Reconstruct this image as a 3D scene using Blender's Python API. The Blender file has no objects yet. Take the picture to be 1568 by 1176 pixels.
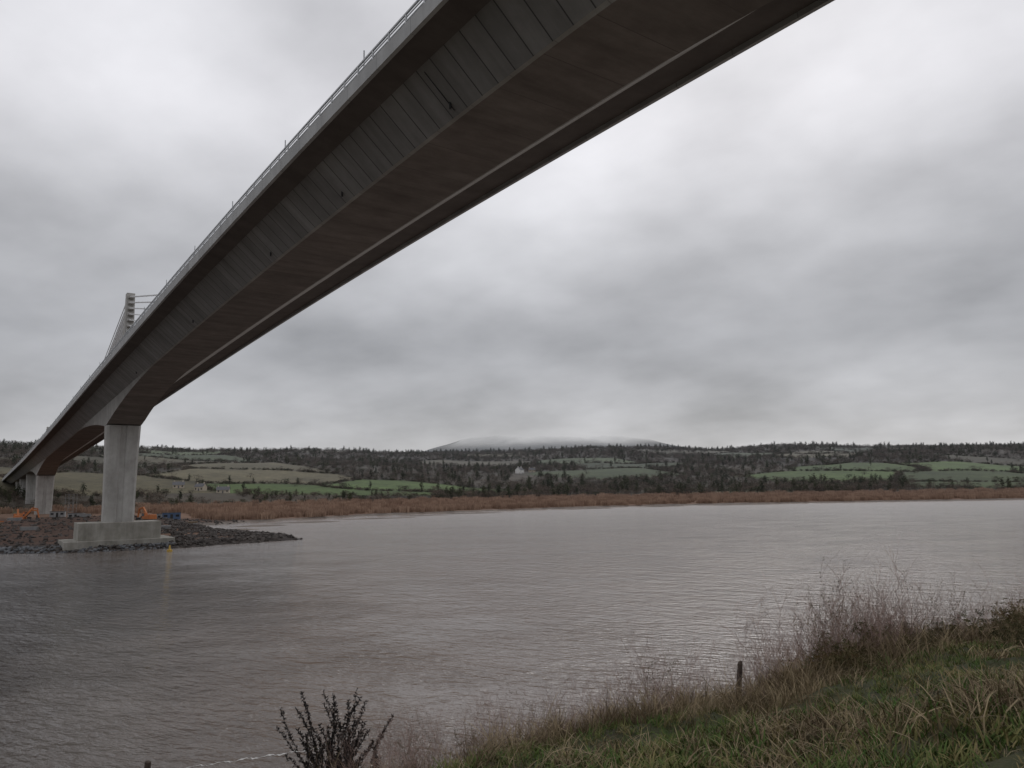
import bpy, math, numpy as np
from mathutils import Matrix, Euler, Vector
rng=np.random.default_rng(7)
sc=bpy.context.scene
CAMZ=13.7
# ---------------------------------------------------------------- helpers
def newmat(name):
    m=bpy.data.materials.new(name); m.use_nodes=True
    nt=m.node_tree; b=nt.nodes['Principled BSDF']; return m,nt,b
def N(nt,t,**k):
    n=nt.nodes.new(t)
    for a,v in k.items(): setattr(n,a,v)
    return n
def noise(nt,scale,detail=5,rough=.6,vec=None,mapscale=None,rot=None):
    n=N(nt,'ShaderNodeTexNoise'); n.inputs['Scale'].default_value=scale
    n.inputs['Detail'].default_value=detail; n.inputs['Roughness'].default_value=rough
    if vec is None:
        g=N(nt,'ShaderNodeNewGeometry'); vec=g.outputs['Position']
    if mapscale is not None:
        mp=N(nt,'ShaderNodeMapping'); mp.inputs['Scale'].default_value=mapscale
        if rot:
            m0=N(nt,'ShaderNodeMapping'); m0.inputs['Rotation'].default_value=rot; nt.links.new(vec,m0.inputs['Vector']); vec=m0.outputs['Vector']
        nt.links.new(vec,mp.inputs['Vector']); vec=mp.outputs['Vector']
    nt.links.new(vec,n.inputs['Vector']); return n.outputs['Fac']
def ramp(nt,fac,stops):
    r=N(nt,'ShaderNodeValToRGB'); e=r.color_ramp.elements
    while len(e)<len(stops): e.new(.5)
    for i,(p,c) in enumerate(stops):
        e[i].position=p; e[i].color=(*c,1) if len(c)==3 else c
    nt.links.new(fac,r.inputs['Fac']); return r.outputs['Color']
def mixc(nt,a,b,fac,mode='MIX'):
    m=N(nt,'ShaderNodeMix',data_type='RGBA',blend_type=mode)
    for s,v in ((m.inputs[6],a),(m.inputs[7],b),(m.inputs[0],fac)):
        if isinstance(v,bpy.types.NodeSocket): nt.links.new(v,s)
        elif isinstance(v,(int,float)): s.default_value=v
        else: s.default_value=(*v,1)
    return m.outputs[2]
def mathn(nt,op,a,b=None):
    m=N(nt,'ShaderNodeMath',operation=op)
    for s,v in ((m.inputs[0],a),(m.inputs[1],b)):
        if v is None: continue
        if isinstance(v,bpy.types.NodeSocket): nt.links.new(v,s)
        else: s.default_value=v
    return m.outputs[0]
def maprange(nt,v,a,b,c,d):
    mr=N(nt,'ShaderNodeMapRange'); nt.links.new(v,mr.inputs[0])
    for i,x in enumerate((a,b,c,d)): mr.inputs[i+1].default_value=x
    return mr.outputs[0]
def posxy(nt):
    g=N(nt,'ShaderNodeNewGeometry'); sp=N(nt,'ShaderNodeSeparateXYZ'); nt.links.new(g.outputs['Position'],sp.inputs[0]); return sp.outputs[0],sp.outputs[1]
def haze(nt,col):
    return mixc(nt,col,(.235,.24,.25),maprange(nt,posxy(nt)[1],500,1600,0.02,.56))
def bump(nt,b,h,strength,dist):
    n=N(nt,'ShaderNodeBump'); n.inputs['Distance'].default_value=dist
    if isinstance(strength,bpy.types.NodeSocket): nt.links.new(strength,n.inputs['Strength'])
    else: n.inputs['Strength'].default_value=strength
    nt.links.new(h,n.inputs['Height']); nt.links.new(n.outputs['Normal'],b.inputs['Normal'])
def noisy(name,c1,c2,scale=1.,rough=.9,bs=.3,bd=.05,lo=.3,hi=.7):
    m,nt,b=newmat(name)
    f=noise(nt,scale,7,.65)
    nt.links.new(ramp(nt,f,[(lo,c1),(hi,c2)]),b.inputs['Base Color'])
    b.inputs['Roughness'].default_value=rough
    if bs: bump(nt,b,noise(nt,scale*5,5),bs,bd)
    return m
def mesh_obj(name,verts,faces,mats=(),midx=None,link=True,smooth=False):
    me=bpy.data.meshes.new(name)
    verts=np.asarray(verts,dtype=np.float32).reshape(-1,3)
    if isinstance(faces,np.ndarray):
        k=faces.shape[1]; nf=len(faces)
        me.vertices.add(len(verts)); me.vertices.foreach_set('co',verts.ravel())
        me.loops.add(nf*k); me.loops.foreach_set('vertex_index',faces.astype(np.int32).ravel())
        me.polygons.add(nf); me.polygons.foreach_set('loop_start',np.arange(nf,dtype=np.int32)*k)
        me.update(calc_edges=True)
    else:
        me.from_pydata(verts.tolist(),[],faces); me.update()
    for m in mats: me.materials.append(m)
    if midx is not None: me.polygons.foreach_set('material_index',np.asarray(midx,dtype=np.int32))
    if smooth: me.polygons.foreach_set('use_smooth',np.ones(len(me.polygons),dtype=bool))
    o=bpy.data.objects.new(name,me)
    if link: sc.collection.objects.link(o)
    return o
class Build:
    def __init__(s): s.v=[];s.f=[];s.m=[]
    def add(s,v,f,m=0):
        o=len(s.v); s.v+= [tuple(p) for p in v]; s.f+=[tuple(o+i for i in q) for q in f]; s.m+=[m]*len(f)
    def box(s,c,size,m=0,M=None,taper=1.,tapery=None):
        if tapery is None: tapery=taper
        hx,hy,hz=size[0]/2,size[1]/2,size[2]/2
        P=[]
        for z,t,ty in((-hz,1,1),(hz,taper,tapery)):
            for x,y in((-hx,-hy),(hx,-hy),(hx,hy),(-hx,hy)): P.append(Vector((x*t,y*ty,z)))
        if M is not None: P=[M@p for p in P]
        P=[(p[0]+c[0],p[1]+c[1],p[2]+c[2]) for p in P]
        s.add(P,[(3,2,1,0),(4,5,6,7),(0,1,5,4),(1,2,6,5),(2,3,7,6),(3,0,4,7)],m)
    def tube(s,a,b,r0,r1,n=6,m=0,cap=True):
        a=Vector(a);b=Vector(b);d=(b-a).normalized()
        u=d.orthogonal().normalized();w=d.cross(u)
        P=[a+(u*math.cos(2*math.pi*i/n)+w*math.sin(2*math.pi*i/n))*r0 for i in range(n)]
        P+=[b+(u*math.cos(2*math.pi*i/n)+w*math.sin(2*math.pi*i/n))*r1 for i in range(n)]
        F=[(i,(i+1)%n,n+(i+1)%n,n+i) for i in range(n)]
        if cap: F+=[tuple(range(n-1,-1,-1)),tuple(range(n,2*n))]
        s.add(P,F,m)
    def obj(s,name,mats,link=True,bevel=0,parent=None):
        o=mesh_obj(name,s.v,s.f,mats,s.m,link)
        if bevel:
            md=o.modifiers.new('b','BEVEL'); md.width=bevel; md.segments=2; md.limit_method='ANGLE'
        if parent: o.parent=parent
        return o
def empty(name):
    o=bpy.data.objects.new(name,None); sc.collection.objects.link(o); return o
def snoise(x,y,s,seed=0):
    r=np.random.default_rng(seed); out=0
    for i in range(7):
        a=r.uniform(0,2*math.pi); k=s*(1+i*.55); p=r.uniform(0,6.28)
        out=out+np.sin((x*math.cos(a)+y*math.sin(a))*k+p)/(1+i*.4)
    return out/2.4
# ---------------------------------------------------------------- scatter
def scatter(name,templates,pts,scale,idx=None,tilt=0.):
    col=bpy.data.collections.new(name+'_parts')
    for t in templates: col.objects.link(t)
    n=len(pts)
    me=bpy.data.meshes.new(name); me.vertices.add(n); me.vertices.foreach_set('co',np.asarray(pts,np.float32).ravel())
    a=me.attributes.new('sca','FLOAT_VECTOR','POINT'); sv=np.asarray(scale,np.float32)
    if sv.ndim==1: sv=np.repeat(sv[:,None],3,1)
    a.data.foreach_set('vector',sv.ravel())
    a=me.attributes.new('rot','FLOAT_VECTOR','POINT')
    rv=np.stack([rng.normal(0,tilt+1e-6,n),rng.normal(0,tilt+1e-6,n),rng.uniform(0,6.283,n)],1).astype(np.float32)
    a.data.foreach_set('vector',rv.ravel())
    a=me.attributes.new('idx','INT','POINT')
    if idx is None: idx=rng.integers(0,len(templates),n)
    a.data.foreach_set('value',np.asarray(idx,np.int32))
    o=bpy.data.objects.new(name,me); sc.collection.objects.link(o)
    ng=bpy.data.node_groups.new(name+'_gn','GeometryNodeTree')
    ng.interface.new_socket('Geometry',in_out='INPUT',socket_type='NodeSocketGeometry')
    ng.interface.new_socket('Geometry',in_out='OUTPUT',socket_type='NodeSocketGeometry')
    gi=ng.nodes.new('NodeGroupInput'); go=ng.nodes.new('NodeGroupOutput')
    ci=ng.nodes.new('GeometryNodeCollectionInfo'); ci.inputs['Collection'].default_value=col
    ci.inputs['Separate Children'].default_value=True; ci.inputs['Reset Children'].default_value=True
    ip=ng.nodes.new('GeometryNodeInstanceOnPoints'); ip.inputs['Pick Instance'].default_value=True
    def attr(nm,t):
        q=ng.nodes.new('GeometryNodeInputNamedAttribute'); q.data_type=t; q.inputs['Name'].default_value=nm
        return [s for s in q.outputs if s.name=='Attribute' and s.enabled][0]
    e2r=ng.nodes.new('FunctionNodeEulerToRotation')
    L=ng.links.new
    L(gi.outputs[0],ip.inputs['Points']); L(ci.outputs[0],ip.inputs['Instance'])
    L(attr('idx','INT'),ip.inputs['Instance Index']); L(attr('rot','FLOAT_VECTOR'),e2r.inputs[0])
    L(e2r.outputs[0],ip.inputs['Rotation']); L(attr('sca','FLOAT_VECTOR'),ip.inputs['Scale'])
    L(ip.outputs[0],go.inputs[0])
    md=o.modifiers.new('scatter','NODES'); md.node_group=ng
    return o
# ---------------------------------------------------------------- world
w=bpy.data.worlds.new('World'); sc.world=w; w.use_nodes=True; nt=w.node_tree
bg=nt.nodes['Background']
tc=N(nt,'ShaderNodeTexCoord'); sep=N(nt,'ShaderNodeSeparateXYZ'); nt.links.new(tc.outputs['Generated'],sep.inputs[0])
zc=mathn(nt,'MAXIMUM',sep.outputs[2],0.0)
den=mathn(nt,'ADD',zc,.30)
cx=mathn(nt,'DIVIDE',sep.outputs[0],den); cy=mathn(nt,'DIVIDE',sep.outputs[1],den)
cmb=N(nt,'ShaderNodeCombineXYZ'); nt.links.new(cx,cmb.inputs[0]); nt.links.new(cy,cmb.inputs[1])
n1=noise(nt,1.1,4,.5,cmb.outputs[0],(1,1.0,1)); n2=noise(nt,2.6,7,.52,cmb.outputs[0],(1,1.1,1),(0,0,.5))
base=ramp(nt,zc,[(0,(.57,.57,.59)),(.045,(.52,.52,.54)),(.085,(.43,.43,.448)),(.18,(.415,.418,.438)),(.30,(.575,.577,.60)),(.44,(.75,.745,.775)),(.7,(.69,.69,.72)),(1,(.74,.74,.76))])
f1=mathn(nt,'MULTIPLY',mathn(nt,'SUBTRACT',n1,.5),1.4)
f2=mathn(nt,'MULTIPLY',mathn(nt,'SUBTRACT',n2,.5),.68)
f=mathn(nt,'ADD',mathn(nt,'ADD',f1,f2),1.0)
cl=N(nt,'ShaderNodeVectorMath',operation='SCALE'); nt.links.new(base,cl.inputs[0]); nt.links.new(f,cl.inputs['Scale'])
sky=N(nt,'ShaderNodeTexSky',sky_type='NISHITA'); sky.sun_disc=False; sky.sun_elevation=math.radians(40); sky.sun_rotation=math.radians(20)
sk=N(nt,'ShaderNodeVectorMath',operation='SCALE'); nt.links.new(sky.outputs[0],sk.inputs[0]); sk.inputs['Scale'].default_value=.1
nt.links.new(mixc(nt,cl.outputs[0],sk.outputs[0],.05),bg.inputs['Color']); bg.inputs['Strength'].default_value=1.0
sun=bpy.data.lights.new('sun','SUN'); sun.energy=.5; sun.angle=math.radians(25); sun.color=(1,.97,.93)
so=bpy.data.objects.new('sun',sun); so.rotation_euler=(math.radians(50),0,math.radians(-20+180)); sc.collection.objects.link(so)
# ---------------------------------------------------------------- camera
cam=bpy.data.cameras.new('camera'); co=bpy.data.objects.new('camera',cam); sc.collection.objects.link(co)
cam.sensor_width=36; cam.lens=26.63; cam.clip_end=30000; cam.clip_start=.1
M=Euler((math.radians(97.7),0,0)).to_matrix()@Matrix.Rotation(math.radians(-.8),3,'Z')
co.matrix_world=Matrix.Translation((0,0,CAMZ))@M.to_4x4(); sc.camera=co
sc.view_settings.view_transform='Standard'; sc.view_settings.look='None'; sc.view_settings.exposure=0
# ---------------------------------------------------------------- terrain
shore=np.array([(-9000,60),(-600,150),(-250,165),(-122,176),(-96,179),(-80,188),(-59,213),(-72,232),(-105,262),(-122,300),(-114,329),(-74,386),(0,443),(81,493),(200,512),(348,522),(800,520),(9000,420)],float)
poly=np.vstack([shore,[(9000,20000),(-9000,20000)]])
def sdist(x,y):
    x=np.asarray(x,float);y=np.asarray(y,float)
    best=np.full(x.shape,1e9)
    for (ax,ay),(bx,by) in zip(shore[:-1],shore[1:]):
        dx,dy=bx-ax,by-ay; t=np.clip(((x-ax)*dx+(y-ay)*dy)/(dx*dx+dy*dy),0,1)
        best=np.minimum(best,np.hypot(x-ax-t*dx,y-ay-t*dy))
    ins=np.zeros(x.shape,bool)
    for (ax,ay),(bx,by) in zip(poly,np.roll(poly,-1,0)):
        if ay==by: continue
        c=((ay>y)!=(by>y))&(x<(bx-ax)*(y-ay)/(by-ay)+ax); ins^=c
    return np.where(ins,best,-best)
BARS=[(92,478,24,7),(150,492,30,6),(-96,296,13,10),(-84,322,17,9),(-62,352,20,9),(-98,268,10,5),(-25,402,26,7),(-45,378,14,7),(45,452,24,6)]
def hfun(x,y,d=None):
    if d is None: d=sdist(x,y)
    d=d+np.where((x>-115),1,.4)*2.2*snoise(x,y,.06,61)*(np.abs(d)<60)
    h=np.interp(d,[-60,-20,-3,0,2,30,150,300,600,940,1100,1700,4000,9000],[-4,-3,-.7,0,.8,1.6,3.6,12,43,80,82,50,20,10])
    k=np.clip((d-150)/600,0,1)
    h=h+k*(7*snoise(x,y,.006,3)+2.5*snoise(x,y,.018,5))
    h=h+ (np.clip(d,0,12)/12)*.35*snoise(x,y,.35,8)*(d<140)
    h=h+3.6*np.exp(-(((x+140)/40)**2+((y-262)/36)**2))*np.clip(d/10,0,1)
    # low exposed mud bars along the far bank and beside the spit
    wob=.22*snoise(x,y,.22,78)
    for (ax,ay,sx,sy) in BARS:
        g=np.exp(-(((x-ax)/sx)**2+((y-ay-(x-ax)*.35)/sy)**2))+wob
        h=np.where(g>.3,np.maximum(h,-.42+.8*g),h)
    return h
xs=np.concatenate([np.linspace(-9000,-1800,12)[:-1],np.arange(-1800,-300,14),np.arange(-300,0,3.),np.arange(0,200,3.),np.arange(200,1800,11),np.linspace(1800,9000,12)])
ys=np.concatenate([np.arange(100,530,2.5),np.arange(530,1700,8),np.linspace(1700,12000,25)])
GX,GY=np.meshgrid(xs,ys); d=sdist(GX,GY); H=hfun(GX,GY,d)
# fields
sd=[]
for i,yy in enumerate(np.arange(250,1750,105)):
    for xx in np.arange(-1500,1500,170):
        sd.append((xx+rng.uniform(-60,60)+(i%2)*85,yy+rng.uniform(-35,35)))
sd=np.array(sd); sdd=sdist(sd[:,0],sd[:,1]); sdh=hfun(sd[:,0],sd[:,1],sdd)
X_=sd[:,0]/sd[:,1]; Q_=(sdh-CAMZ)/sd[:,1]
# types:0 wood 1 green 2 bright 3 olive 4 tan 5 bluegreen
rules=[(.0,.15,-.012,.012,2),(.04,.14,.012,.034,1),(-.11,.0,-.012,.028,0),(.15,.36,-.012,.036,0),(.36,.60,.008,.024,2),(.44,.60,-.012,.008,1),(.36,.44,-.012,.008,0),
(.46,.9,.027,.07,0),(-.34,-.13,-.03,.004,2),(-.65,-.34,-.02,.016,4),(-.55,-.32,.016,.04,3),(-.55,-.36,.04,.07,1),(-.36,-.10,.006,.040,0),(.6,.9,-.02,.02,1)]
ty=rng.choice([0,1,3,3,3,5],len(sd),p=[.36,.18,.16,.14,.1,.06])
for j in range(len(sd)):
    for a,b,q0,q1,t in rules:
        if a<=X_[j]<b and q0<=Q_[j]<q1:
            ty[j]=t if rng.random()<.88 else rng.choice([1,3,0])
            break
def voro(x,y):
    wx=x+12*snoise(x,y,.02,21); wy=(y+9*snoise(x,y,.02,22))
    b1=np.full(x.shape,1e9);b2=b1.copy();i1=np.zeros(x.shape,int)
    for j,(sx,sy) in enumerate(sd):
        q=np.hypot(wx-sx,(wy-sy)*1.35)
        m=q<b1; b2=np.where(m,b1,np.minimum(b2,q)); i1=np.where(m,j,i1); b1=np.where(m,q,b1)
    return i1,(b2-b1)/2
I1,ED=voro(GX,GY)
pal=np.array([(.06,.052,.04),(.058,.08,.032),(.066,.104,.03),(.11,.10,.06),(.19,.155,.095),(.055,.078,.044)])
C=pal[ty[I1]]*(1+.2*rng.normal(size=len(sd)))[I1][...,None]*(1+.22*snoise(GX,GY,.045,90))[...,None]
def over(C,c,m):
    m=np.clip(m,0,1)[...,None]; return C*(1-m)+np.array(c)*m
C=over(C,(.05,.045,.032),(ED<3).astype(float)*.7)
C=over(C,(.17,.11,.08),(d<158+12*snoise(GX,GY,.02,9)).astype(float))
site=np.clip((-GX-95)/20,0,1)*np.clip((345-GY)/20,0,1)
C=over(C,(.085,.054,.042),site)
C=over(C,(.05,.043,.04),np.clip((16-d)/6,0,1)*(GX<-50)*(GY<310))
C=over(C,(.17,.15,.135),np.clip((4.5-d)/2,0,1)*((GY>262)|((d<-2)&(GY>240))))
C=np.concatenate([C,np.ones(C.shape[:2]+(1,))],2)
ny,nx=GX.shape
idx=np.arange(ny*nx).reshape(ny,nx)
F=np.stack([idx[:-1,:-1],idx[:-1,1:],idx[1:,1:],idx[1:,:-1]],-1).reshape(-1,4)
m,nt,b=newmat('hill_fields'); at=N(nt,'ShaderNodeVertexColor'); at.layer_name='Col'
nn=noise(nt,.12,8,.7)
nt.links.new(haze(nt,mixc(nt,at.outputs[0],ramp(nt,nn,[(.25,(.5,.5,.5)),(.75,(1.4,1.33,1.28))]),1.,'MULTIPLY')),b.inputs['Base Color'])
b.inputs['Roughness'].default_value=1; b.inputs['Specular IOR Level'].default_value=.15; bump(nt,b,noise(nt,.9,6),.5,.4)
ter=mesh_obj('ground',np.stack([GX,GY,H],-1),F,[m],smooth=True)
ca=ter.data.color_attributes.new('Col','FLOAT_COLOR','POINT'); ca.data.foreach_set('color',C.astype(np.float32).ravel())
# mountain in cloud
mx=np.linspace(-1500,2400,120); my=np.linspace(4700,7500,50); MX,MY=np.meshgrid(mx,my)
prof=np.interp(MX/5600,[-.26,-.13,-.11,-.06,-.01,.08,.15,.20,.27,.42],[0,.62,.74,.95,1.06,1.05,.98,.80,.5,0])
MH=400*prof*np.exp(-((MY-5700)/900)**2)+8*snoise(MX,MY,.01,4)
ii=np.arange(MX.size).reshape(MX.shape)
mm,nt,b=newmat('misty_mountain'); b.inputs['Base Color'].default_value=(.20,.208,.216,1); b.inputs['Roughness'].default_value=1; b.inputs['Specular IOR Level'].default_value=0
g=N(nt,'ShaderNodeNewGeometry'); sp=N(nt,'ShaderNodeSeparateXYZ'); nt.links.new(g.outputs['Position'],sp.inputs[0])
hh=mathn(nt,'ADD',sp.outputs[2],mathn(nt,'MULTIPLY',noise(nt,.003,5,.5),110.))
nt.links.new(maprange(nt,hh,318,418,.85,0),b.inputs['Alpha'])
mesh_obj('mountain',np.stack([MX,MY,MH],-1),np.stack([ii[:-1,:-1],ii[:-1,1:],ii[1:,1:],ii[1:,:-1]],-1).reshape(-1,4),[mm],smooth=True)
# ---------------------------------------------------------------- water
m,nt,b=newmat('river_water')
b.inputs['IOR'].default_value=1.5
px,py=posxy(nt)
nt.links.new(maprange(nt,py,60,450,.035,.22),b.inputs['Roughness'])
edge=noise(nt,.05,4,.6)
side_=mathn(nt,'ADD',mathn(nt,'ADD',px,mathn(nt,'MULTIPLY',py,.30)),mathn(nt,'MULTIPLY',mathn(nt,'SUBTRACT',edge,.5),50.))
chop_shade=mathn(nt,'MULTIPLY',maprange(nt,side_,-22,12,1,0),maprange(nt,py,120,190,1,.25))
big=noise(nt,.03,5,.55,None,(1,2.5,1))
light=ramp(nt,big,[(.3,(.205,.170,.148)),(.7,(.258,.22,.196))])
nt.links.new(mixc(nt,light,(.055,.044,.036),chop_shade),b.inputs['Base Color'])  # shade from the bridge painted dark into the near-left water colour
a1=noise(nt,.72,4,.55,None,(1,2.0,1),(0,0,.5)); a2=noise(nt,.26,3,.5,None,(1,1.8,1),(0,0,.6)); a3=noise(nt,3.,3,.5,None,(1,1.8,1),(0,0,.35))
hs=mathn(nt,'ADD',mathn(nt,'ADD',a1,mathn(nt,'MULTIPLY',a2,1.2)),mathn(nt,'MULTIPLY',a3,.08))
patch=noise(nt,.06,4,.6,None,(1,1.8,1))
hs=mathn(nt,'MULTIPLY',hs,maprange(nt,chop_shade,0,1,.9,3.1))
st=mathn(nt,'MULTIPLY',maprange(nt,py,60,420,1.0,.5),maprange(nt,patch,.35,.65,.5,1.1))
bump(nt,b,hs,st,.4)
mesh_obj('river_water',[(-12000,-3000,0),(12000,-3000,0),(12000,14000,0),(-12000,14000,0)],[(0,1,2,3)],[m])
# ---------------------------------------------------------------- bridge
TH=math.radians(35.5); cT,sT=math.cos(TH),math.sin(TH); AC=30.7
tt=np.arange(-400,1400,2.5)
hr=np.interp(tt,[-400,-150,-50,38,80,119,183,212,290,442,770,1400],[17,27,29.9,30.9,30.4,29.4,27.0,25.9,22.7,17.8,10.6,-8])
k=np.ones(25)/25; hr=np.convolve(np.pad(hr,12,mode='edge'),k,'valid'); hr=np.convolve(np.pad(hr,12,mode='edge'),k,'valid')
def rail(t): return np.interp(t,tt,hr)+CAMZ
def road(t): return rail(t)-1.25
def BP(t,s,z):
    a=AC+s; return (a*cT-t*sT, a*sT+t*cT, z)
PT=[-18,212,442]
D0=3.35
def depth(t):
    D=D0+.05
    for p in PT: D=max(D,D0+.05+5.0*max(0,1-abs(t-p)/(62 if p>0 else 52))**1.9)
    return D
def concrete(name,c1,c2,streak=.6,joint=None,jdark=.35,jw=.035):
    m,nt,b=newmat(name)
    uv=N(nt,'ShaderNodeUVMap'); uv.uv_map='ts'
    f=noise(nt,.35,8,.65); g2=noise(nt,1.0,6,.65,uv.outputs[0],(.5,.10,1))
    col=ramp(nt,f,[(.3,c1),(.7,c2)])
    col=mixc(nt,col,ramp(nt,g2,[(.3,(.6,.58,.56)),(.65,(1.1,1.1,1.1))]),streak,'MULTIPLY')
    if joint:
        s=N(nt,'ShaderNodeSeparateXYZ'); nt.links.new(uv.outputs[0],s.inputs[0])
        fr=mathn(nt,'FRACT',mathn(nt,'DIVIDE',s.outputs[0],joint))
        dm=mathn(nt,'LESS_THAN',fr,jw)
        wn=N(nt,'ShaderNodeTexWhiteNoise',noise_dimensions='1D'); nt.links.new(mathn(nt,'FLOOR',mathn(nt,'DIVIDE',s.outputs[0],joint)),wn.inputs['W'])
        sv=N(nt,'ShaderNodeVectorMath',operation='SCALE'); nt.links.new(col,sv.inputs[0]); nt.links.new(maprange(nt,wn.outputs[0],0,1,.9,1.07),sv.inputs['Scale'])
        col=mixc(nt,sv.outputs[0],tuple(x*jdark for x in c1),dm)
    nt.links.new(col,b.inputs['Base Color']); b.inputs['Roughness'].default_value=.85
    bump(nt,b,noise(nt,3,6),.25,.03)
    return m
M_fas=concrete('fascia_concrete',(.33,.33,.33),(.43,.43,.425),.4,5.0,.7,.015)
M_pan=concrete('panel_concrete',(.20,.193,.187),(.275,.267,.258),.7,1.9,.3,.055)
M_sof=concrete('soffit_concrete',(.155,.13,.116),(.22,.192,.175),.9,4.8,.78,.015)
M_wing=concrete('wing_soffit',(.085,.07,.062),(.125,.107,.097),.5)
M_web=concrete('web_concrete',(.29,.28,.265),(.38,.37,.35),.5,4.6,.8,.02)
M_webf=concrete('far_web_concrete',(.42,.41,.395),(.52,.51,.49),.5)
M_road=noisy('asphalt',(.045,.045,.046),(.06,.06,.06),2)
M_con=concrete('pier_concrete',(.33,.32,.30),(.46,.45,.43),.5)
M_cap=concrete('cap_concrete',(.22,.21,.18),(.37,.355,.32),.8)
M_met=noisy('galvanised_steel',(.38,.39,.40),(.5,.51,.52),3,.45,0)
M_cable=noisy('white_cable_sheath',(.6,.6,.6),(.7,.7,.7),1,.4,0)
M_dk=noisy('dark_rubber',(.02,.02,.02),(.04,.04,.04),2,.8,0)
def loft(name,sts,sec,mats,mi,parent=None,closed=True):
    V=[];UV=[];n=None
    for t in sts:
        P=sec(t); n=len(P)
        for (s,z) in P: V.append(BP(t,s,z)); UV.append((t,s+z*.5))
    F=[];MI=[]
    for i in range(len(sts)-1):
        for j in range(n):
            j2=(j+1)%n
            F.append((i*n+j,i*n+j2,(i+1)*n+j2,(i+1)*n+j)); MI.append(mi[j])
    F.append(tuple(range(n))); F.append(tuple((len(sts)-1)*n+j for j in reversed(range(n)))); MI+=[0,0]
    o=mesh_obj(name,V,F,mats,MI)
    uvl=o.data.uv_layers.new(name='ts'); li=np.zeros(len(o.data.loops),np.int32); o.data.loops.foreach_get('vertex_index',li)
    uvl.data.foreach_set('uv',np.array(UV,np.float32)[li].ravel())
    if parent: o.parent=parent
    return o
def put_uv(o):
    me=o.data; uvl=me.uv_layers.new(name='ts'); li=np.zeros(len(me.loops),np.int32); me.loops.foreach_get('vertex_index',li)
    c=np.zeros(len(me.vertices)*3,np.float32); me.vertices.foreach_get('co',c); c=c.reshape(-1,3)
    uvl.data.foreach_set('uv',np.stack([(c[:,0]+c[:,1]*.6),c[:,2]],1)[li].ravel())
bridge=empty('road_bridge')
sts=np.arange(-200,760,2.3)
def sec(t):
    r=float(road(t)); D=depth(t); k=min(1,(D-D0-.05)/4.)
    P=[(-9.7,.35),(-9.7,-.75),(-9.4,-.75),(-9.35,-.38),(-7.3,-.72),(-4.3,-D0),(-4.0,-D),(2.7+k*1.1,-D),(2.9+k*1.1,-D0),(6.6,-.72),(9.35,-.38),(9.4,-.75),(9.7,-.75),(9.7,.35),(9.35,.35),(9.35,0),(-9.35,0),(-9.35,.35)]
    return [(s,r+z) for s,z in P]
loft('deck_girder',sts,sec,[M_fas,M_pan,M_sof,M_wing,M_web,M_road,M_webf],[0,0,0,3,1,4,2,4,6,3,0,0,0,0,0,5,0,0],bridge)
for side in(-1,1):
    for hz,r in((1.22,.06),(.95,.035),(.68,.035)):
        loft('rail',np.arange(-200,760,5.),lambda t:[(side*9.52-r,float(road(t))+hz-r),(side*9.52+r,float(road(t))+hz-r),(side*9.52+r,float(road(t))+hz+r),(side*9.52-r,float(road(t))+hz+r)],[M_met],[0]*4,bridge)
    B=Build()
    Rz=Matrix.Rotation(TH,3,'Z')
    for t in np.arange(-199,740,2.5):
        x,y,z=BP(t,side*9.52,float(road(t))); B.box((x,y,z+.76),(.09,.16,.9),0,Rz)
    for t in np.arange(-190,700,17.):
        x,y,z=BP(t,side*9.3,float(road(t))); B.box((x,y,z+1.2),(.08,.08,2.2),0,Rz)
    B.obj('rail_posts',[M_met],parent=bridge)
B=Build()
for t in (43.,62.,82.,118.,165.):
    x,y,z=BP(t,-5.0,float(road(t))-2.85); B.tube((x,y,z+.3),(x,y,z-.3),.09,.09,8,0)
t=43.1; B.tube(Vector(BP(t,-7.0,float(road(t))-.98)),Vector(BP(t,-4.6,float(road(t))-3.1)),.05,.05,5,0)
B.obj('drain_pipes',[M_dk],parent=bridge)
def pier(t,gz,wb,wt,lb,lt,top):
    V=[];F=[]; lv=np.linspace(0,1,13)
    for q in lv:
        z=gz+(top-gz)*q; w=(wb+(wt-wb)*q**2.2)/2; l=(lb+(lt-lb)*q**2.2)/2; c=.55; g=.75; gd=.35
        P=[(-w,-l+c),(-w+c,-l),(-g,-l),(-g+.25,-l+gd),(g-.25,-l+gd),(g,-l),(w-c,-l),(w,-l+c),(w,l-c),(w-c,l),(g,l),(g-.25,l-gd),(-g+.25,l-gd),(-g,l),(-w+c,l),(-w,l-c)]
        for s,dt in P: V.append(BP(t+dt,s-.1,z))
    n=16
    for i in range(12):
        for j in range(n): F.append((i*n+j,i*n+(j+1)%n,(i+1)*n+(j+1)%n,(i+1)*n+j))
    F.append(tuple(range(12*n,13*n)))
    o=mesh_obj('pier',V,F,[M_con]); o.parent=bridge; put_uv(o)
def pylon(t,h):
    B=Build(); z0=float(road(t)); Rz=Matrix.Rotation(TH,3,'Z')
    x,y,_=BP(t,0,0)
    B.box((x,y,z0+h/2),(2.4,4.2,h),0,Rz,.8,.5)
    nst=9
    for i in range(nst):
        z=z0+h-1.2-i*h*.058
        q=(z-z0)/h; l=2.1*(1-.5*q)
        for sg in(-1,1):
            xx,yy,_=BP(t+sg*(l+.45),0,0); B.box((xx,yy,z),(1.4,1.2,.75),0,Rz)
    o=B.obj('pylon',[M_con],bevel=.08,parent=bridge); put_uv(o)
    B=Build()
    for i in range(nst):
        z=z0+h-1.2-i*h*.058
        for sg in(-1,1):
            te=t+sg*(h*4.0-i*h*.27)
            for ds in(-.35,.35):
                B.tube(BP(t+sg*1.9,ds,z),BP(te,ds,float(road(te))+.3),.12,.12,6,0,False)
    B.obj('stay_cables',[M_cable],parent=bridge)
for t,h in((-18,16),(212,26),(442,16)): pylon(t,h)
def gz(x,y): return float(hfun(np.array([float(x)]),np.array([float(y)]))[0])
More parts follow.
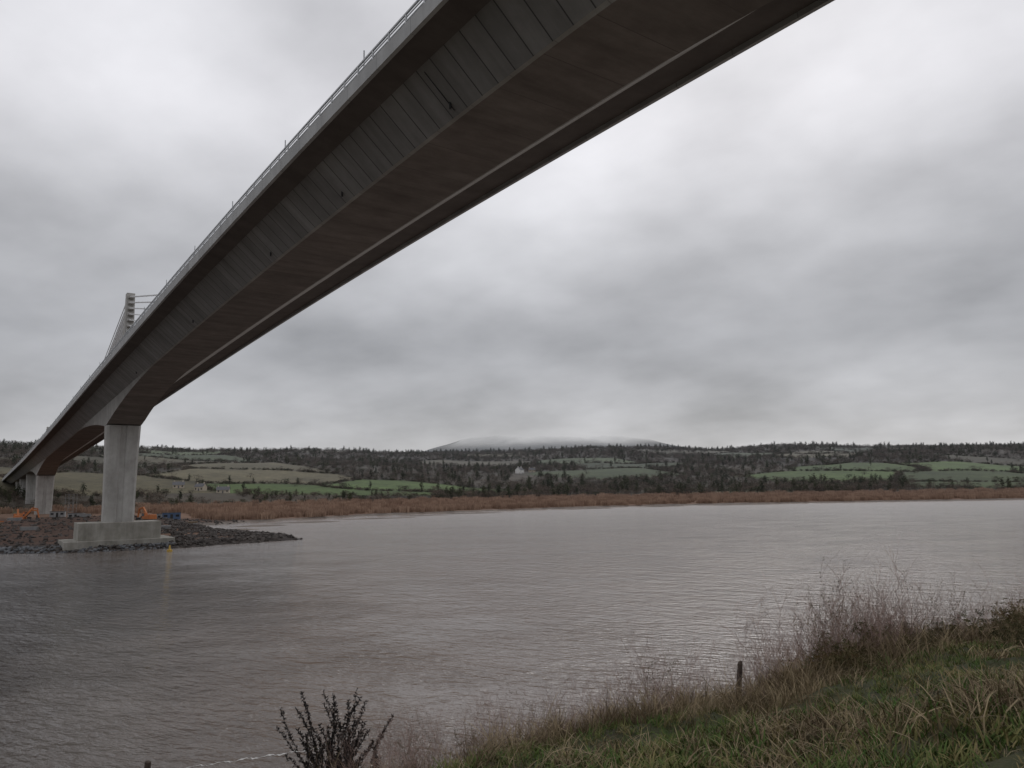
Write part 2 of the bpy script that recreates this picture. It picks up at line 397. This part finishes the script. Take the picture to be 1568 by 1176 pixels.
pier(212,5.5,6.9,7.7,4.4,5.4,float(road(212))-8.2)
pier(-18,0,6.9,7.7,4.4,5.4,float(road(-18))-8.2)
pier(442,1.0,7.2,7.7,4.2,5,float(road(442))-8.2)
for t in(537,607,657,705): pier(t,0,5.4,6.6,2.2,2.6,float(road(t))-3.4)
B=Build(); Rz=Matrix.Rotation(TH,3,'Z'); x,y,_=BP(212,0,0)
B.box((x,y,4.3),(18,10,4.2),0,Rz); B.box((x,y,1.35),(24,14,1.9),0,Rz)
o=B.obj('pile_cap',[M_cap],bevel=.12,parent=bridge); put_uv(o)
# ---------------------------------------------------------------- templates: trees
def foliage_mat(name,c1,c2,sc_=.02):
    m,nt,b=newmat(name)
    oi=N(nt,'ShaderNodeObjectInfo'); f=mathn(nt,'ADD',mathn(nt,'MULTIPLY',oi.outputs['Random'],.6),mathn(nt,'MULTIPLY',noise(nt,sc_,4),.5))
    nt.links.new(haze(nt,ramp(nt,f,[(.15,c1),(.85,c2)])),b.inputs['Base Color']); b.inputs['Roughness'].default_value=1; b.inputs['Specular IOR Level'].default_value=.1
    return m
F_bare=foliage_mat('bare_branches',(.055,.044,.036),(.155,.12,.094))
F_ever=foliage_mat('ivy_evergreen',(.026,.035,.021),(.072,.077,.04))
F_bark=foliage_mat('bark',(.05,.043,.037),(.09,.08,.07))
def tree_tmpl(name,seed,h,w,n,fs,mat,shape='round',trunk=.22):
    r=np.random.default_rng(seed)
    B=Build(); B.tube((0,0,-1),(r.normal(0,.2),0,h*.55),.28,.12,5)
    ncl=11; cl=[]
    for i in range(ncl):
        a=r.uniform(0,6.28); q=r.uniform(0,1)**.5; z=h*(trunk+.12+(.74-trunk)*r.uniform(0,1))
        if shape=='cone': rad=w*.5*(1-(z/h))**.8
        else: rad=w*.42*math.sqrt(max(.05,1-((z/h-.5)/.5)**2))
        cl.append((math.cos(a)*rad*q,math.sin(a)*rad*q,z)); B.tube((0,0,h*.3),cl[-1],.09,.03,4)
    for i in range(n):
        c=np.array(cl[r.integers(ncl)]); p=c+r.normal(0,1,3)*np.array([w*.12,w*.12,h*.07])
        u=r.normal(0,1,3); u/=np.linalg.norm(u); v=np.cross(u,r.normal(0,1,3)); v/=np.linalg.norm(v)
        s=fs*r.uniform(.5,1.3)
        B.add([p-u*s*.5,p+u*s*.5,p+v*s*r.uniform(.4,.9)],[(0,1,2)],1)
    return B.obj(name,[F_bark,mat],link=False)
T=[tree_tmpl('bare_tree',i,7.8,11,230,.58,F_bare,'round',.08) for i in range(4)]+[tree_tmpl('ivy_tree',9+i,7.2,9.5,260,.75,F_ever,'round',.05) for i in range(2)]+[tree_tmpl('conifer',20,14,6,200,1.,F_ever,'cone',.1)]
S=[tree_tmpl('hedge_bush',30+i,2.8,5.8,120,.55,F_bare if i else F_ever,'round',.0) for i in range(3)]
houses=[(8,960,18),(22,985,14),(-262,640,16),(-240,632,18),(-285,650,14)]
npt=430000
yy=np.sqrt(rng.uniform(300**2,1650**2,npt)); xx=yy*rng.uniform(-.85,.85,npt)
dd=sdist(xx,yy); ok=(dd>150)
for hx,hy,hw in houses: ok&=~((np.abs(xx-hx*yy/hy)<hw*.5)&(yy<hy+8)&(yy>hy-110))
xx,yy,dd=xx[ok],yy[ok],dd[ok]
i1,ed=voro(xx,yy); tp=ty[i1]; hz=hfun(xx,yy,dd); u=rng.random(len(xx))
lev=1+ .7*snoise(xx,yy,.03,31); Xr=xx/yy
wood=(tp==0)&(u<.085*lev); hedge=(tp!=0)&(ed<3.4)&(u<.5); ht=(ed<5.5)&(u>.948); lone=(tp!=0)&(u>.9992)
ridge=(dd>890)&(dd<1050)&(u<.055*lev)
low=(dd<178)&(dd>160)&(((Xr>-.11)&(Xr<.01))|((Xr>.14)&(Xr<.44)))&(u<.16*lev)
low2=(dd<175)&(dd>162)&(Xr>.46)&(u<.03*lev)
sel=(wood|ht|lone|ridge|low|low2)
P=np.stack([xx,yy,hz-.8],1)[sel]; q=rng.random(len(P)); ev=np.where((low|low2)[sel],.55,.78); idx=np.where(q<ev,rng.integers(0,4,len(P)),np.where((q<.997)|ridge[sel],rng.integers(4,6,len(P)),6))
sca=rng.uniform(.5,1.0,len(P)); sca=np.where(Xr[sel]>.0,sca*1.1,sca); sca=np.where((Xr[sel]<-.12)&(low|(dd<260))[sel],sca*.75,sca)
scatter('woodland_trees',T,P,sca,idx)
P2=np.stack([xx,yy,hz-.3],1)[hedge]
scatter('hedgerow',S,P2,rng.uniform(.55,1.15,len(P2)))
# reeds
m_reed=foliage_mat('reed_stems',(.22,.14,.10),(.38,.265,.195),.05)
def reed(seed):
    r=np.random.default_rng(seed); B=Build()
    for i in range(70):
        p=Vector((r.uniform(-2.2,2.2),r.uniform(-2.2,2.2),0)); h=r.uniform(1.6,2.9); a=r.uniform(0,3.14); wv=Vector((math.cos(a),math.sin(a),0))*.13
        t=p+Vector((r.normal(0,.2),r.normal(0,.2),h)); B.add([p-wv,p+wv,t+wv*.6,t-wv*.6],[(0,1,2,3)])
    return B.obj('reed_clump',[m_reed],link=False)
n=64000; yy=rng.uniform(330,900,n); xx=rng.uniform(-260,800,n); dd=sdist(xx,yy); ok=(dd>4)&(dd<165)&(xx/yy<.85)&~((xx<-150)&(yy<380)); u=rng.random(n)<np.where(dd<30,.6,.22)
ok&=u; P=np.stack([xx,yy,hfun(xx,yy,dd)],1)[ok]; scatter('reed_bed',[reed(i) for i in range(3)],P,rng.uniform(.65,1.2,len(P)))
# rocks
M_rock=noisy('riprap_rock',(.06,.065,.07),(.17,.175,.185),.5)
M_rub=noisy('dark_rubble',(.024,.021,.019),(.085,.07,.062),.4)
def rock(seed,mt):
    import bmesh
    bm=bmesh.new(); bmesh.ops.create_icosphere(bm,subdivisions=1,radius=.6); r=np.random.default_rng(seed)
    for v in bm.verts: v.co*=r.uniform(.6,1.2); v.co.z*=.7
    me=bpy.data.meshes.new('rock'); bm.to_mesh(me); bm.free(); me.materials.append(mt); return bpy.data.objects.new('rock',me)
n=90000; xx=rng.uniform(-260,-55,n); yy=rng.uniform(155,330,n); dd=sdist(xx,yy); ok=(dd>-1.)&(dd<6)&(rng.random(n)<.7)&(yy<215)&(xx<-84)
P=np.stack([xx,yy,hfun(xx,yy,dd)+.1],1)[ok]; scatter('riprap_rocks',[rock(i,M_rock) for i in range(4)],P,rng.uniform(.4,1.1,len(P)),tilt=.5)
ok=(dd>-.6)&(rng.random(n)<np.where((xx>-112)&(dd<30),.5,.10))&(dd<60)
P=np.stack([xx,yy,hfun(xx,yy,dd)+.02],1)[ok]; scatter('rubble',[rock(10+i,M_rub) for i in range(4)],P,rng.uniform(.25,1.25,len(P))**1.5,tilt=.5)
# ---------------------------------------------------------------- houses
M_wht=noisy('white_render',(.62,.61,.58),(.72,.71,.69),1,.9,0); M_slate=noisy('slate_roof',(.09,.09,.095),(.14,.14,.15),1); M_gls=noisy('window_glass',(.02,.022,.025),(.04,.04,.045),1,.15,0)
M_tan=noisy('cream_render',(.38,.33,.26),(.48,.42,.34),1,.9,0)
def house(name,x,y,L,W,h,rot,wall):
    z=gz(x,y)-.3; B=Build()
    B.box((0,0,h/2),(L,W,h),0); rh=W*.42
    B.add([(-L/2,-W/2,h),(-L/2,W/2,h),(-L/2,0,h+rh)],[(0,1,2)],0); B.add([(L/2,-W/2,h),(L/2,W/2,h),(L/2,0,h+rh)],[(0,1,2)],0)
    for sg in(-1,1):
        B.add([(-L/2-.3,sg*(W/2+.4),h-.25),(L/2+.3,sg*(W/2+.4),h-.25),(L/2+.3,0,h+rh+.12),(-L/2-.3,0,h+rh+.12)],[(0,1,2,3)],1)
    for cx in(-L*.38,L*.38): B.box((cx,0,h+rh+.3),(.9,.7,1.6),0)
    nw=max(3,int(L/3.2))
    for sg in(-1,1):
        for i in range(nw):
            cx=-L/2+L*(i+.5)/nw
            for fz in([1.5,4.1] if h>4.5 else [1.5]):
                if i==nw//2 and fz==1.5: B.box((cx,sg*(W/2+.01),1.15),(1.1,.08,2.1),1)
                else: B.box((cx,sg*(W/2+.01),fz+.2),(1.2,.08,1.25),2)
    o=B.obj(name,[wall,M_slate,M_gls]); o.location=(x,y,z); o.rotation_euler=(0,0,rot); return o
house('white_farmhouse',8,960,11,7,4.8,1.1,M_wht); house('white_farmhouse',24,985,8,6,3,.1,M_tan)
house('stone_farmhouse',-262,640,8,6,3.6,-.2,M_tan); house('stone_farmhouse',-240,632,10,6,2.9,.25,M_tan); house('stone_farmhouse',-285,650,9,6,3,.4,M_tan)
# ---------------------------------------------------------------- site plant
M_or=noisy('orange_paint',(.38,.12,.035),(.5,.17,.05),1,.6,0); M_bl=noisy('blue_paint',(.05,.09,.16),(.08,.12,.22),1,.6,0)
M_gry=noisy('grey_panels',(.2,.2,.2),(.3,.3,.3),1,.7,0)
def excavator(x,y,rot,s=1.):
    B=Build(); z=gz(x,y)
    for sy in(-1,1):
        B.box((0,sy*1.15,.5),(4.2,.65,.95),1); B.tube((-2.1,sy*1.15-.3,.5),(-2.1,sy*1.15+.3,.5),.47,.47,12,1); B.tube((2.1,sy*1.15-.3,.5),(2.1,sy*1.15+.3,.5),.47,.47,12,1)
    B.box((0,0,.95),(2,1.8,.4),1); B.box((-.7,0,1.75),(3.3,2.6,1.15),0); B.box((-1.6,0,2.45),(1.4,2.3,.35),0); B.box((.75,.75,2.3),(1.5,1.05,1.75),0,None,.9)
    B.box((.95,.75,2.55),(1.3,1.15,.85),2,None,.92)
    def beam(a,b,w,h):
        a=Vector(a);b=Vector(b);d=b-a; ang=math.atan2(d.z,d.x); B.box((a+b)/2,(d.length,w,h),0,Matrix.Rotation(-ang,3,'Y'))
    beam((.9,-.3,1.9),(3.3,-.3,4.7),.5,.6); beam((3.2,-.3,4.7),(5.4,-.3,4.2),.5,.5); beam((5.2,-.3,4.4),(5.9,-.3,1.6),.4,.45)
    B.tube((1.6,-.3,1.9),(3.2,-.3,3.9),.1,.08,8,2)
    B.add([(5.9,-.9,1.7),(5.9,.3,1.7),(5.1,.3,1.5),(5.1,-.9,1.5),(6.1,-.9,.7),(6.1,.3,.7),(5.2,.3,.5),(5.2,-.9,.5)],[(0,1,2,3),(4,5,1,0),(5,6,2,1),(7,4,0,3),(6,7,3,2)],1)
    o=B.obj('excavator',[M_or,M_dk,M_gls],bevel=.05); o.location=(x,y,z); o.rotation_euler=(0,0,rot); o.scale=(s,)*3
excavator(-119,250,2.6,1.05); excavator(-186,290,.3,1.0); excavator(-160,310,1.2,.95); excavator(-198,306,2.2,1.0); excavator(-212,332,1.,1.)
def cabin(x,y,rot,mt):
    B=Build(); B.box((0,0,1.5),(6,2.5,2.4),0); B.box((0,0,2.76),(6.2,2.7,.12),1)
    for i in(-2.,1.9): B.box((i,-1.26,1.7),(1.2,.06,.8),2)
    B.box((0,-1.26,1.25),(.9,.06,1.9),1)
    for i in range(10): B.box((-2.8+i*.6,1.26,1.5),(.08,.05,2.3),0)
    o=B.obj('site_cabin',[mt,M_dk,M_gls]); o.location=(x,y,gz(x,y)-.2); o.rotation_euler=(0,0,rot)
cabin(-124,278,.5,M_bl); cabin(-188,330,.2,M_gry); cabin(-225,318,.1,M_bl); cabin(-205,345,.3,M_gry); cabin(-136,300,-.2,M_gry)
B=Build()
for i in range(26):
    if i%9 in(4,5): continue
    x=-250+i*3.; y=286+6*math.sin(i*.3); z=gz(x,y); B.box((x,y,z+.5),(2.3,.06,.8),0,Matrix.Rotation(rng.normal(0,.2),3,'Z')); B.box((x-1.25,y,z+.6),(.1,.1,1.3),1)
B.obj('safety_barrier_fence',[M_or,M_dk])
# stacked timber and pipes on the works platform
B=Build()
for (px_,py_,r_) in ((-106,232,.3),(-128,240,-.4),(-150,268,.2),(-170,262,.9),(-112,268,1.2),(-184,270,.1),(-140,222,.5),(-160,236,-.2)):
    z=gz(px_,py_); R=Matrix.Rotation(r_,3,'Z')
    for i in range(4):
        for j in range(3):
            c=R@Vector((0,i*.45,0)); B.box((px_+c[0],py_+c[1],z+.25+j*.36),(4.2+rng.uniform(-.5,.5),.36,.3),int(rng.integers(0,2)),R)
B.obj('timber_stack',[M_gry,noisy('sawn_timber',(.12,.085,.055),(.22,.16,.10),2)])
def scaffold(x,y,w,h):
    B=Build(); z=gz(x,y)
    for i in range(3):
        for j in range(2): B.tube((x+i*w/2,y+j*2.5,z),(x+i*w/2,y+j*2.5,z+h),.08,.08,5,0)
    for k in range(int(h/2)+1):
        for j in range(2): B.tube((x,y+j*2.5,z+k*2),(x+w,y+j*2.5,z+k*2),.06,.06,5,0)
        B.box((x+w/2,y+1.25,z+k*2),(w,2.3,.08),1)
        if k<int(h/2): B.tube((x,y,z+k*2),(x+w/2,y,z+k*2+2),.05,.05,5,0)
    B.obj('scaffold_tower',[M_gry,M_dk])
scaffold(-212,362,4,10)
# buoy
B=Build(); bx,by=-79,177
B.tube((bx,by,-.3),(bx,by,.4),.6,.6,12,0); B.tube((bx,by,.4),(bx,by,1.5),.3,.12,8,0); B.tube((bx,by,1.5),(bx,by,1.7),.18,.18,8,1)
B.obj('river_buoy',[noisy('yellow_paint',(.45,.28,.04),(.55,.36,.06),1,.5,0),M_dk])
# ---------------------------------------------------------------- near bank
def crest(x): return 9.7+.457*x+.25*np.sin(x*1.3)+.15*np.sin(x*3.1+1)
def bank(x,y):
    x=np.asarray(x,float);y=np.asarray(y,float)
    P=CAMZ-1.72-.153*np.clip(y,-12,60)+.168*12*np.tanh(x/12)+.16*np.exp(-((x+.8)/1.5)**2)
    dd=(y-crest(x))*.909
    drop=.85*(np.sqrt(np.clip(dd+.6,0,None)**2+.8)-.894)
    return np.maximum(P-drop+.09*snoise(x,y,1.8,41)+.05*snoise(x,y,5,42),-1.5)
bx=np.concatenate([np.linspace(-400,-12,40)[:-1],np.arange(-12,26,.2),np.linspace(26,400,40)]); by=np.concatenate([np.linspace(-300,-2,20)[:-1],np.arange(-2,24,.2),np.arange(24,60,1.),np.linspace(60,260,30)])
BX,BY=np.meshgrid(bx,by); ii=np.arange(BX.size).reshape(BX.shape)
m,nt,b=newmat('grassy_soil'); f=noise(nt,1.3,8,.7)
nt.links.new(ramp(nt,f,[(.3,(.035,.03,.015)),(.5,(.05,.055,.02)),(.7,(.08,.07,.033))]),b.inputs['Base Color']); b.inputs['Roughness'].default_value=1; bump(nt,b,noise(nt,14,6),.8,.05)
mesh_obj('grass_bank',np.stack([BX,BY,bank(BX,BY)],-1),np.stack([ii[:-1,:-1],ii[:-1,1:],ii[1:,1:],ii[1:,:-1]],-1).reshape(-1,4),[m],smooth=True)
def grass_mat(name,st,sc_=.9,rv=.5):
    m,nt,b=newmat(name); oi=N(nt,'ShaderNodeObjectInfo')
    f=mathn(nt,'ADD',mathn(nt,'MULTIPLY',mathn(nt,'SUBTRACT',oi.outputs['Random'],.5),rv),noise(nt,sc_,5,.65))
    nt.links.new(ramp(nt,f,st),b.inputs['Base Color']); b.inputs['Roughness'].default_value=.7; b.inputs['Specular IOR Level'].default_value=.2
    return m
G_g=grass_mat('green_grass',[(.24,(.055,.105,.02)),(.44,(.088,.122,.03)),(.60,(.145,.14,.048)),(.78,(.24,.19,.09))])
G_d=grass_mat('dry_grass',[(.2,(.10,.07,.04)),(.5,(.205,.155,.092)),(.8,(.38,.30,.185))])
G_t=grass_mat('dry_twigs',[(.2,(.18,.115,.095)),(.8,(.40,.285,.245))])
G_k=grass_mat('dark_leaves',[(.2,(.014,.011,.010)),(.8,(.04,.03,.025))])
G_b=grass_mat('bramble_leaves',[(.2,(.05,.045,.02)),(.6,(.10,.085,.035)),(.85,(.16,.085,.045))])
def tuft(seed,nb,h,spread,wd,mat,lean=.5):
    r=np.random.default_rng(seed); V=[];Fc=[]
    for i in range(nb):
        a=r.uniform(0,6.283); p=np.array([r.normal(0,spread),r.normal(0,spread),-.02]); hh=h*r.uniform(.45,1.15); ln=lean*hh*r.uniform(.2,1.3)
        dr=np.array([math.cos(a),math.sin(a),0]); wv=np.array([-dr[1],dr[0],0])*wd*r.uniform(.6,1.2)
        o=len(V)
        for q in(0,.4,.75):
            c=p+dr*ln*q**1.8+np.array([0,0,hh*(q-.18*q*q*lean)]); w_=wv*(1-.55*q); V+=[c-w_,c+w_]
        V.append(p+dr*ln*1.0+np.array([0,0,hh*(1-.22*lean)]))
        Fc+=[(o,o+1,o+3,o+2),(o+2,o+3,o+5,o+4),(o+4,o+5,o+6)]
    return mesh_obj('grass_tuft',V,Fc,[mat],link=False)
n=68000; gx=rng.uniform(-5,22,n); gy=rng.uniform(3,24,n); gd=(gy-crest(gx))*.909
patch=.5+.6*snoise(gx,gy,.8,71)
ok=(gd<2.6)&(gx/gy<.95)&(gx/gy>-.45)&(rng.random(n)<.4+.5*patch); gx,gy,gd,patch=gx[ok],gy[ok],gd[ok],patch[ok]
P=np.stack([gx,gy,bank(gx,gy)],1)
dryp=np.clip(.10+.32*(snoise(gx,gy,1.1,72))+np.clip(gd+1.6,0,3)*.12+np.clip(gx-6.5,0,6)*.05,0.03,.75)
isd=rng.random(len(gx))<dryp
scatter('grass',[tuft(i,22,.11,.06,.0052,G_g,.95) for i in range(3)]+[tuft(7,22,.19,.08,.0045,G_d,1.0)],P,rng.uniform(.5,1.45,len(P))*(.75+.6*np.clip(patch,0,1)),np.where(isd,3,rng.integers(0,3,len(P))),.25)
n=12000; gx=rng.uniform(-4,22,n); gd=rng.normal(.35,.75,n)-np.clip(gx-5,0,8)*.15; gy=crest(gx)+gd/.909
rk=.4+.65*snoise(gx,gy,.9,51); u=rng.random(n); keep=(u<np.clip(.12+rk+(gx>4)*.2,0,1))&(gd>-3.6)
P=np.stack([gx,gy,bank(gx,gy)],1)[keep]
scatter('dry_grass',[tuft(10+i,20,.40,.09,.004,G_d,.8) for i in range(3)],P,(rng.uniform(.35,1.2,n)*np.where(gx>5,1.1,1))[keep],None,.3)
# twiggy stalks
def twig(seed,h,nst,spread,r0,mat,br=9,droop=.3,leaf=None,nl=0,ls=.03,lean=.4,maxl=2,wob=.13,kick=.75):
    r=np.random.default_rng(seed); B=Build()
    def stem(p,dr,L,rad,lvl):
        seg=5; q=Vector(p); d=Vector(dr).normalized()
        for i in range(seg):
            d=(d+Vector(r.normal(0,wob,3))+Vector((0,0,-.05*droop*i if lvl else .02))).normalized()
            q2=q+d*L/seg; B.tube(q,q2,rad*(1-i/seg*.8),rad*(1-(i+1)/seg*.8),3,0,False)
            if lvl<maxl and i>=1:
                for k in range(r.integers(1,br//3+1) if lvl==0 else r.integers(0,3)):
                    sd_=Vector(r.normal(0,1,3)); sd_.z=abs(sd_.z)*.6
                    stem(q2,(d*.9+sd_.normalized()*kick),L*r.uniform(.25,.45),rad*.5,lvl+1)
            if leaf is not None and (lvl>=leaf) and (lvl>0 or i>=1):
                for k in range(nl):
                    c=q.lerp(q2,r.random()); u_=(Vector(r.normal(0,.6,3))+Vector((0,0,.5))).normalized(); v_=u_.orthogonal().normalized(); s=ls*r.uniform(.6,1.3)
                    B.add([c,c+u_*s+v_*s*.35,c+u_*s*2,c+u_*s-v_*s*.35],[(0,1,2,3)],1)
            q=q2
    for i in range(nst):
        a=r.uniform(0,6.28); s=Vector((math.cos(a)*spread*r.random(),math.sin(a)*spread*r.random(),-.05))
        stem(s,(math.cos(a)*r.uniform(.05,lean),math.sin(a)*r.uniform(.05,lean),1),h*r.uniform(.6,1.1),r0,0)
    return B.obj('twigs',[mat,G_b if mat is not G_k else G_k],link=False)
TW=[twig(i,1.0,6,.22,.0037,G_t) for i in range(4)]+[twig(40+i,1.0,5,.2,.003,G_t,6,.2,1,2,.012,.3,1) for i in range(2)]
P=[];Sx=[]
def clump(x,dd,n,sp,s0,s1):
    for i in range(n):
        xx=x+rng.normal(0,sp); yy=crest(xx)+dd+rng.normal(0,sp*.5); P.append((xx,yy,float(bank(xx,yy)))); Sx.append(rng.uniform(s0,s1))
clump(5.2,.2,34,.6,.9,1.4); clump(6.2,.3,28,.6,.8,1.2); clump(7.8,.3,28,.6,.5,.95); clump(9.3,.3,24,.6,.5,.95); clump(3.5,.3,22,.4,.5,1.0); clump(2.2,.4,26,.4,.5,1.1); clump(1.0,.5,20,.5,.4,.9); clump(0.1,.5,14,.4,.4,.85); clump(-.8,.4,22,.6,.4,.9); clump(-1.6,.5,10,.4,.4,.8); clump(11,.3,14,.6,.5,.9); clump(4.3,.3,12,.3,.5,.9)
for i in range(170):
    xx=rng.uniform(-2,14); clump(xx,rng.uniform(-.8,.6),1,.1,.25,.7)
scatter('dry_weed_stalks',TW,np.array(P),np.array(Sx),None,.15)
BR=[twig(60+i,.5,9,.2,.004,G_d,9,1.6,2,1,.018,.9) for i in range(3)]
P=[];Sx=[]
for i in range(130):
    xx=rng.uniform(4.2,16); yy=crest(xx)+rng.normal(-.3,.6); P.append((xx,yy,float(bank(xx,yy)))); Sx.append(rng.uniform(.5,.95))
scatter('bramble_thicket',BR,np.array(P),np.array(Sx),None,.2)
dk=twig(79,1.28,26,.26,.010,G_k,4,0,0,19,.020,.26,1,.07,.45); sc.collection.objects.link(dk); dk.name='dark_shrub'
dk.location=(-2.18,9.7,float(bank(-2.18,9.7))+.0)
# posts
M_bark2=noisy('weathered_wood',(.035,.025,.02),(.09,.065,.05),8)
def post(x,y,z,h,r):
    B=Build(); B.tube((0,0,-.3),(.02,.01,h),r,r*.85,9,0); B.tube((.02,.01,h),(.03,.01,h+.04),r*.85,r*.45,9,0)
    B.tube((0,0,h*.6),(r*1.5,0,h*.72),r*.3,r*.12,5,0)
    o=B.obj('wooden_post',[M_bark2]); o.location=(x,y,z); o.rotation_euler=(.05,.08,0)
xx=2.98; yy=float(crest(xx))-.05; post(xx,yy,float(bank(xx,yy)),.6,.04)
post(-17.6,38,0,1.0,.17)
V=[];Fc=[]
wz=np.abs(np.cumsum(rng.normal(0,.03,240)))
for i in range(240):
    q=i/239; x=-18.5+8.5*q; y=39.2+3.6*q+.12*math.sin(i*.21)+.05*math.sin(i*.9); wdt=.02+min(.09,float(wz[i])*.3)*(.5+.5*math.sin(i*.37)); V+=[(x,y-wdt,.012),(x,y+wdt,.012)]
for i in range(239):
    Fc.append((2*i,2*i+2,2*i+3,2*i+1))
mesh_obj('foam_line',V,Fc,[noisy('foam',(.4,.39,.37),(.6,.59,.57),3,.8,0)])
